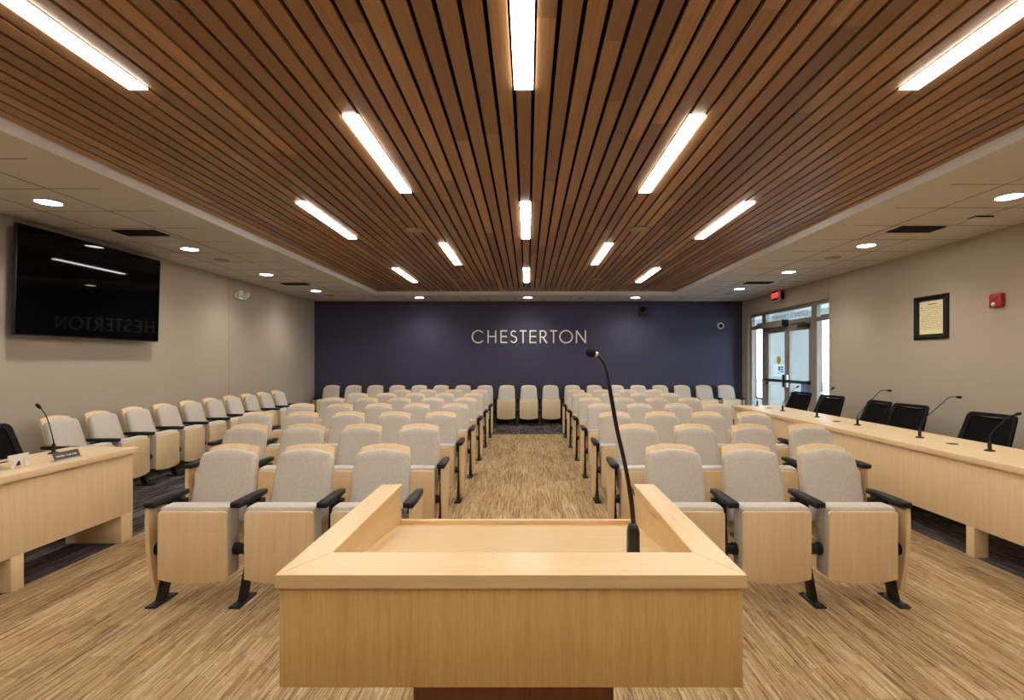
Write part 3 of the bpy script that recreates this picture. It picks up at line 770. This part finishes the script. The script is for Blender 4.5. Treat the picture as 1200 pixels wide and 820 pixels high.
t = thing('fire_strobe', 'red fire alarm strobe on the right wall', 'fire alarm', (XR, 5.325, 2.03))
obj('housing', MB().box(-0.045, 0, -0.072, 0.072, -0.073, 0.073, 0.012, 3), M['red'], t)
obj('lens', MB().lathe([(0.022, 0), (0.022, 0.006), (0.014, 0.014), (0, 0.017)], (-0.045, 0.012, -0.038), (-1, 0, 0), 18), M['clear'], t)['label'] = 'clear strobe lens'
obj('sounder', MB().box(-0.052, -0.045, -0.03, 0.045, 0.005, 0.05, 0.004), M['red'], t)

def text_obj(name, txt, size, mat, parent, loc, rot, depth=0.003, mirror=False, spacing=1.0, offset=0.0):
    cu = bpy.data.curves.new(name, 'FONT'); cu.body = txt; cu.size = size; cu.extrude = depth; cu.offset = offset
    cu.align_x = 'CENTER'; cu.align_y = 'CENTER'; cu.space_character = spacing
    cu.materials.append(mat)
    o = bpy.data.objects.new(name, cu); COL.objects.link(o); o.parent = parent
    o.location = loc; o.rotation_euler = rot
    bpy.context.view_layer.update()
    me = bpy.data.meshes.new_from_object(o.evaluated_get(bpy.context.evaluated_depsgraph_get()))
    bpy.data.objects.remove(o)
    if mirror: me.transform(Matrix.Scale(-1, 4, (1, 0, 0))); me.flip_normals()
    o = obj(name, me, None, parent); o.location = loc; o.rotation_euler = rot
    return o
t = thing('exit_sign', 'lit red exit sign above the glass doors', 'exit sign', (XR, 9.85, 2.655))
obj('housing', MB().box(-0.14, -0.10, -0.14, 0.14, -0.10, 0.10, 0.004), M['white'], t)
obj('bracket', MB().box(-0.10, 0, -0.07, 0.07, -0.06, 0.06), M['black'], t)
obj('face', MB().box(-0.1425, -0.1402, -0.13, 0.13, -0.09, 0.09), M['exitface'], t, 0)
text_obj('lettering', 'EXIT', 0.138, M['exit'], t, (-0.1445, 0, 0), (PI / 2, 0, -PI / 2), 0.0015, False, 1.0, 0.003)

# ------------------------------------------------------------------ navy wall: lettering and cameras
t = thing('wall_sign', 'cream metal lettering reading CHESTERTON on the navy wall', 'sign', (0, YB, 0))
U = 11.67 / 600 / 5.985   # metres for one unit of the lettering grid
LH = 90.0; Z0 = CAM - (320 + 490 / 5.985 - 423) * 11.67 / 600
st = 8.4
def ribbon(path, w, closed=False):
    P_ = [Vector(p) for p in path]; L_, R_ = [], []
    k = len(P_)
    for i in range(k):
        a = P_[i - 1] if (i > 0 or closed) else P_[i]; c = P_[(i + 1) % k] if (i < k - 1 or closed) else P_[i]
        d = (c - a).normalized(); n = Vector((-d.y, d.x)) * w / 2
        L_.append(P_[i] + n); R_.append(P_[i] - n)
    return L_, R_
def letter(x0, strokes):
    b = MB()
    for kind, data in strokes:
        if kind == 'poly': shapes = [data]
        else:
            closed = kind == 'loop'
            L_, R_ = ribbon(data, st, closed); k = len(L_); shapes = []
            quads = [(i, (i + 1) % k) for i in range(k if closed else k - 1)]
            f = lambda p, d: (XS + (x0 + p[0]) * U, -d, Z0 + p[1] * U)
            XS = (500 - 315 / 5.985 * 0 - 618.5) * 11.67 / 600
            rings = []
            for i in list(range(k)) + ([0] if closed else []):
                rings.append([f(L_[i], 0.001), f(L_[i], 0.03), f(R_[i], 0.03), f(R_[i], 0.001)])
            b.rings(rings, caps=not closed)
        for sh in shapes:
            XS = (500 - 618.5) * 11.67 / 600
            b.prism([((x0 + p[0]) * U, p[1] * U) for p in sh], (XS, -0.001, Z0), (1, 0, 0), (0, 0, 1), (0, -1, 0), 0.029)
    obj('letter', b, M['letter'], t, 30)
def rect(x, y, w, h): return ('poly', [(x, y), (x + w, y), (x + w, y + h), (x, y + h)])
def arc(cx, cy, rx, ry, a0, a1, n=28): return [(cx + rx * math.cos(math.radians(a0 + (a1 - a0) * i / n)), cy + ry * math.sin(math.radians(a0 + (a1 - a0) * i / n))) for i in range(n + 1)]
hs = st / 2
letter(315, [('path', arc(46, 45, 46 - hs, 47 - hs, 38, 322))])
letter(427, [rect(0, 0, st, LH), rect(52.5, 0, st, LH), rect(st, 42, 42, st)])
E_ = [rect(0, 0, st, LH), rect(st, 0, 40, st), rect(st, 42, 38, st), rect(st, LH - st, 40, st)]
letter(517, E_)
Spath = arc(24, 67, 18, 18, 35, 250, 18) + arc(24, 26, 20, 21.5, 70, -155, 20)
letter(586, [('path', Spath)])
T_ = [rect(0, LH - st, 50, st), rect(20, 0, st, LH - st)]
letter(652, T_); letter(721, E_)
letter(793, [rect(0, 0, st, LH), ('path', [(st, LH - hs), (24, LH - hs)] + arc(24, LH - 26, 20, 26 - hs, 88, -88, 16) + [(st, LH - 52 + hs)]), ('poly', [(18, 38), (31, 38), (56, 0), (43, 0)])])
letter(866, T_)
letter(930, [('loop', arc(48, 45, 48 - hs, 47 - hs, 0, 354, 59))])
letter(1047, [rect(0, 0, st, LH), rect(63, 0, st, LH), ('poly', [(st, LH), (st, LH - 17), (63, 0), (63, 17)])])

t = thing('tracking_camera', 'black tracking camera on a bracket high on the navy wall', 'camera', (2.60, YB, 2.49)); t.scale = (1.2, 1.2, 1.2)
obj('bracket', MB().box(-0.05, 0.05, -0.012, 0, -0.06, 0.10, 0.003).box(-0.05, 0.05, -0.16, -0.012, -0.055, -0.045), M['black'], t)
obj('base', MB().lathe([(0.06, -0.044), (0.065, -0.035), (0.065, 0.0), (0.055, 0.01)], (0, -0.105, 0), seg=24), M['black'], t)
obj('yoke', MB().box(-0.085, -0.055, -0.14, -0.07, -0.01, 0.10, 0.008).box(0.055, 0.085, -0.14, -0.07, -0.01, 0.10, 0.008), M['black'], t)
hd_ = obj('head', MB().lathe([(0.04, -0.055), (0.055, -0.05), (0.058, 0.0), (0.055, 0.05), (0.04, 0.055)], (0, -0.105, 0.07), (1, 0, 0), 24), M['bezel'], t)
obj('lens', MB().lathe([(0.036, 0), (0.036, 0.02), (0.03, 0.024), (0.0, 0.02)], (0, -0.155, 0.065), (0, -1, -0.15), 20), M['screen'], hd_)
obj('indicator', MB().box(0.02, 0.028, -0.172, -0.166, 0.0, 0.008), M['blueled'], t)['label'] = 'small lit blue indicator'
t = thing('dome_camera', 'round white security camera with black centre on the navy wall', 'camera', (4.395, YB, 2.205))
obj('housing', MB().lathe([(0.075, 0), (0.075, 0.02), (0.066, 0.045), (0.05, 0.055), (0.03, 0.055)], (0, 0, 0), (0, -1, 0), 28), M['white'], t)
obj('dome', MB().lathe([(0.048, 0.0555), (0.040, 0.075), (0.022, 0.088), (0.0, 0.092)], (0, 0, 0), (0, -1, -0.05), 24), M['screen'], t)['label'] = 'glossy black dome lens'

# ------------------------------------------------------------------ glazed entrance in the right wall (frame plane x = 5.0)
FX0, FX1 = 4.955, 5.03
ZT = 2.085
ys = [(11.33, 11.39), (10.66, 10.83), (8.78, 8.95), (8.33, 8.39)]
b = MB()
for a, c in ys: b.box(FX0, FX1, a, c, 0, DZ, 0.002)
b.box(FX0, FX1, 8.39, 8.78, ZT, ZT + 0.07).box(FX0, FX1, 8.95, 10.66, ZT, ZT + 0.09).box(FX0, FX1, 10.83, 11.33, ZT, ZT + 0.07)
b.box(FX0, FX1, 8.39, 8.78, DZ - 0.06, DZ).box(FX0, FX1, 8.95, 10.66, DZ - 0.06, DZ).box(FX0, FX1, 10.83, 11.33, DZ - 0.06, DZ)
b.box(FX0, FX1, 8.39, 8.78, 0, 0.12).box(FX0, FX1, 10.83, 11.33, 0, 0.12)
wf = struct('window_1', b, M['alum'], 'taupe metal frame with sidelights and transom')
pane = lambda y0, y1, z0, z1, par, nm='pane': struct(nm, MB().box(4.989, 4.995, y0, y1, z0, z1), M['glass'], None, par)
for y0, y1 in ((8.39, 8.78), (10.83, 11.33)):
    pane(y0, y1, 0.12, ZT, wf); pane(y0, y1, ZT + 0.07, DZ - 0.06, wf)
pane(8.95, 10.66, ZT + 0.09, DZ - 0.06, wf)
text_obj('lettering', 'COUNCIL CHAMBER', 0.13, M['caption'], wf, (4.986, 9.78, ZT + 0.175), (PI / 2, 0, -PI / 2), 0.0008, True, 1.15)
def door(n, y0, y1, hinge):
    w = 0.095; b = MB()
    b.box(4.965, 5.01, y0, y0 + w, 0.01, ZT - 0.005, 0.002).box(4.965, 5.01, y1 - w, y1, 0.01, ZT - 0.005, 0.002)
    b.box(4.965, 5.01, y0 + w, y1 - w, ZT - 0.12, ZT - 0.005).box(4.965, 5.01, y0 + w, y1 - w, 0.01, 0.25)
    d = struct(n, b, M['alum'], 'taupe metal glazed door leaf')
    pane(y0 + w, y1 - w, 0.25, ZT - 0.12, d)
    obj('push_bar', MB().box(4.895, 4.93, y0 + 0.03, y1 - 0.03, 0.99, 1.045, 0.006).box(4.93, 4.965, y0 + 0.03, y0 + 0.12, 0.985, 1.05).box(4.93, 4.965, y1 - 0.12, y1 - 0.03, 0.985, 1.05), M['alumdark'], d)
    return d
YM = 9.805
d1 = door('door_1', 8.955, YM - 0.002, 0); d2 = door('door_2', YM + 0.002, 10.655, 1)
obj('handle', MB().box(4.90, 4.965, YM - 0.075, YM - 0.025, 0.90, 1.14, 0.008), M['silver'], d1)
obj('handle', MB().box(4.90, 4.965, YM + 0.025, YM + 0.075, 0.90, 1.14, 0.008), M['alumdark'], d2)
obj('door_closer', MB().box(4.89, 4.965, 9.0, 9.30, ZT - 0.085, ZT - 0.02, 0.006).box(4.875, 4.89, 9.02, 9.50, ZT - 0.015, ZT + 0.005), M['alumdark'], d1)
t = thing('door_operator', 'grey automatic opener box above the left glass door leaf', 'door opener', (4.954, 10.2, ZT + 0.04))
obj('housing', MB().box(-0.11, 0, -0.42, 0.62, -0.055, 0.065, 0.006), M['alum'], t)
obj('end_cap', MB().box(-0.112, 0, -0.47, -0.4205, -0.058, 0.068, 0.006), M['black'], t)
obj('arm', MB().tube([(-0.06, 0.1, -0.056), (-0.10, 0.35, -0.075)], 0.010, 8).tube([(-0.10, 0.35, -0.075), (-0.03, 0.52, -0.075)], 0.009, 8), M['alumdark'], t)
tag(obj('door_sticker', MB().prism([(0.09 * math.cos(2 * PI * i / 28), 0.076 * math.sin(2 * PI * i / 28)) for i in range(28)], (4.9885, 10.17, 1.42), (0, 1, 0), (0, 0, 1), (-1, 0, 0), 0.0012), M['yellow']), 'yellow round sticker on the glass door', 'sticker')
t = thing('door_notice', 'white and blue paper notice on the glass door', 'notice', (4.988, 10.15, 1.225))
obj('sheet', MB().box(-0.0015, 0, -0.26, 0.26, -0.13, 0.115), M['paperw'], t, 0)
b = MB().box(-0.003, -0.0016, -0.02, 0.035, -0.02, 0.07).box(-0.003, -0.0016, 0.0, 0.05, -0.08, -0.06).box(-0.003, -0.0016, -0.03, 0.0, 0.03, 0.05)
obj('print', b, M['black'], t, 0)
b = MB()
for i in range(3):
    for j in range(3): b.box(-0.003, -0.0016, -0.17 + 0.045 * i, -0.135 + 0.045 * i, -0.05 + 0.045 * j, -0.02 + 0.045 * j)
obj('print', b, M['blue'], t, 0)

# ------------------------------------------------------------------ lobby seen through the glass, lit by its windows
LX = 7.6; LY0, LY1 = 5.0, 19.0; LZ = 2.75
struct('floor_lobby', MB().box(XR + 0.1, LX, LY0, LY1, -0.1, -0.001), M['lobbyfloor'])
struct('ceiling_lobby', MB().box(XR + 0.14, LX, LY0, LY1, LZ, LZ + 0.12), M['lobbywall'])
struct('wall_lobby_front', MB().box(XR + 0.14, LX, LY0 - 0.12, LY0, 0, LZ), M['lobbywall'])
struct('wall_lobby_end', MB().box(XR + 0.14, LX, LY1, LY1 + 0.12, 0, LZ), M['lobbywall'])
struct('wall_lobby_inner', MB().box(XR + 0.02, XR + 0.14, YB + 0.12, LY1, 0, LZ), M['lobbywall'])
wins = [(5.3, 9.8, 0.2, 2.6), (12.0, 13.45, 0.15, 2.6), (16.1, 18.4, 0.15, 2.6)]
b = MB(); y = LY0
for a, c, z0, z1 in wins:
    b.box(LX, LX + 0.15, y, a, 0, LZ); b.box(LX, LX + 0.15, a, c, 0, z0); b.box(LX, LX + 0.15, a, c, z1, LZ); y = c
b.box(LX, LX + 0.15, y, LY1, 0, LZ)
struct('wall_lobby_outer', b, M['lobbywall'])
for i, (a, c, z0, z1) in enumerate(wins):
    b = MB(); f = 0.05; nm = max(1, round((c - a) / 1.1))
    b.box(LX + 0.04, LX + 0.11, a, a + f, z0, z1).box(LX + 0.04, LX + 0.11, c - f, c, z0, z1)
    b.box(LX + 0.04, LX + 0.11, a + f, c - f, z0, z0 + f).box(LX + 0.04, LX + 0.11, a + f, c - f, z1 - f, z1)
    for k in range(1, nm):
        yy = a + (c - a) * k / nm; b.box(LX + 0.04, LX + 0.11, yy - f / 2, yy + f / 2, z0 + f, z1 - f)
    w = struct('window_%d' % (i + 2), b, M['alumdark'])
    struct('pane', MB().box(LX + 0.072, LX + 0.078, a + f, c - f, z0 + f, z1 - f), M['glass'], None, w)
    # sky portal: guides the daylight of the world through this window
    la = bpy.data.lights.new('sky_portal', 'AREA'); la.shape = 'RECTANGLE'; la.size = z1 - z0; la.size_y = c - a
    la.cycles.is_portal = True
    lo = bpy.data.objects.new('sky_portal', la); COL.objects.link(lo)
    lo.location = (LX + 0.16, (a + c) / 2, (z0 + z1) / 2); lo.rotation_euler = (0, PI / 2, 0)
struct('ground', MB().box(LX + 0.15, 40, -10, 45, -0.3, -0.15), plain('concrete', rgb(170, 170, 168), 0.9), 'pale paving outside the lobby windows')

# lobby armchair with a bright metal frame
t = thing('lobby_armchair', 'metal framed armchair in the lobby beyond the glass doors', 'armchair', (6.55, 12.1, 0), math.radians(-60))
fp = [(0.28, -0.25, 0), (0.28, -0.25, 0.60), (0.28, -0.20, 0.65), (0.28, 0.22, 0.65), (0.28, 0.27, 0.60), (0.28, 0.27, 0)]
for s in (-1, 1):
    obj('side_frame', MB().tube([(s * p[0], p[1], p[2]) for p in fp], 0.014, 10), M['chrome'], t)
obj('seat', MB().box(-0.26, 0.26, -0.26, 0.24, 0.38, 0.46, 0.025, 3).box(-0.278, 0.278, -0.20, -0.18, 0.36, 0.38).box(-0.278, 0.278, 0.18, 0.20, 0.36, 0.38), M['lobbyseat'], t)
obj('backrest', MB().box(-0.26, 0.26, 0.24, 0.30, 0.44, 0.88, 0.025, 3), M['lobbyseat'], t)

# ------------------------------------------------------------------ world, camera, view
w = bpy.data.worlds.new('sky'); SC.world = w; w.use_nodes = True
nt = w.node_tree; nt.nodes.clear()
bg = nt.nodes.new('ShaderNodeBackground'); bg.inputs[0].default_value = (0.76, 0.88, 1.0, 1); bg.inputs[1].default_value = 11.0
wo = nt.nodes.new('ShaderNodeOutputWorld'); nt.links.new(bg.outputs[0], wo.inputs[0])

cd = bpy.data.cameras.new('camera'); cam = bpy.data.objects.new('camera', cd); COL.objects.link(cam)
cd.sensor_width = 36.0; cd.sensor_fit = 'HORIZONTAL'; cd.lens = 18.0
cd.shift_x = -18.5 / 1200; cd.shift_y = 13.0 / 1200
cd.clip_start = 0.05
cam.location = (0, 0, CAM); cam.rotation_euler = (PI / 2, 0, 0)
SC.camera = cam
SC.view_settings.view_transform = 'Standard'; SC.view_settings.look = 'None'
SC.view_settings.gamma = 1.0; SC.view_settings.use_curve_mapping = False
SC.view_settings.exposure = 0.7
SC.cycles.use_denoising = True
SC.cycles.max_bounces = 8; SC.cycles.diffuse_bounces = 5; SC.cycles.glossy_bounces = 4; SC.cycles.transparent_max_bounces = 12
SC.cycles.sample_clamp_indirect = 6.0
SC.cycles.caustics_reflective = False; SC.cycles.caustics_refractive = False
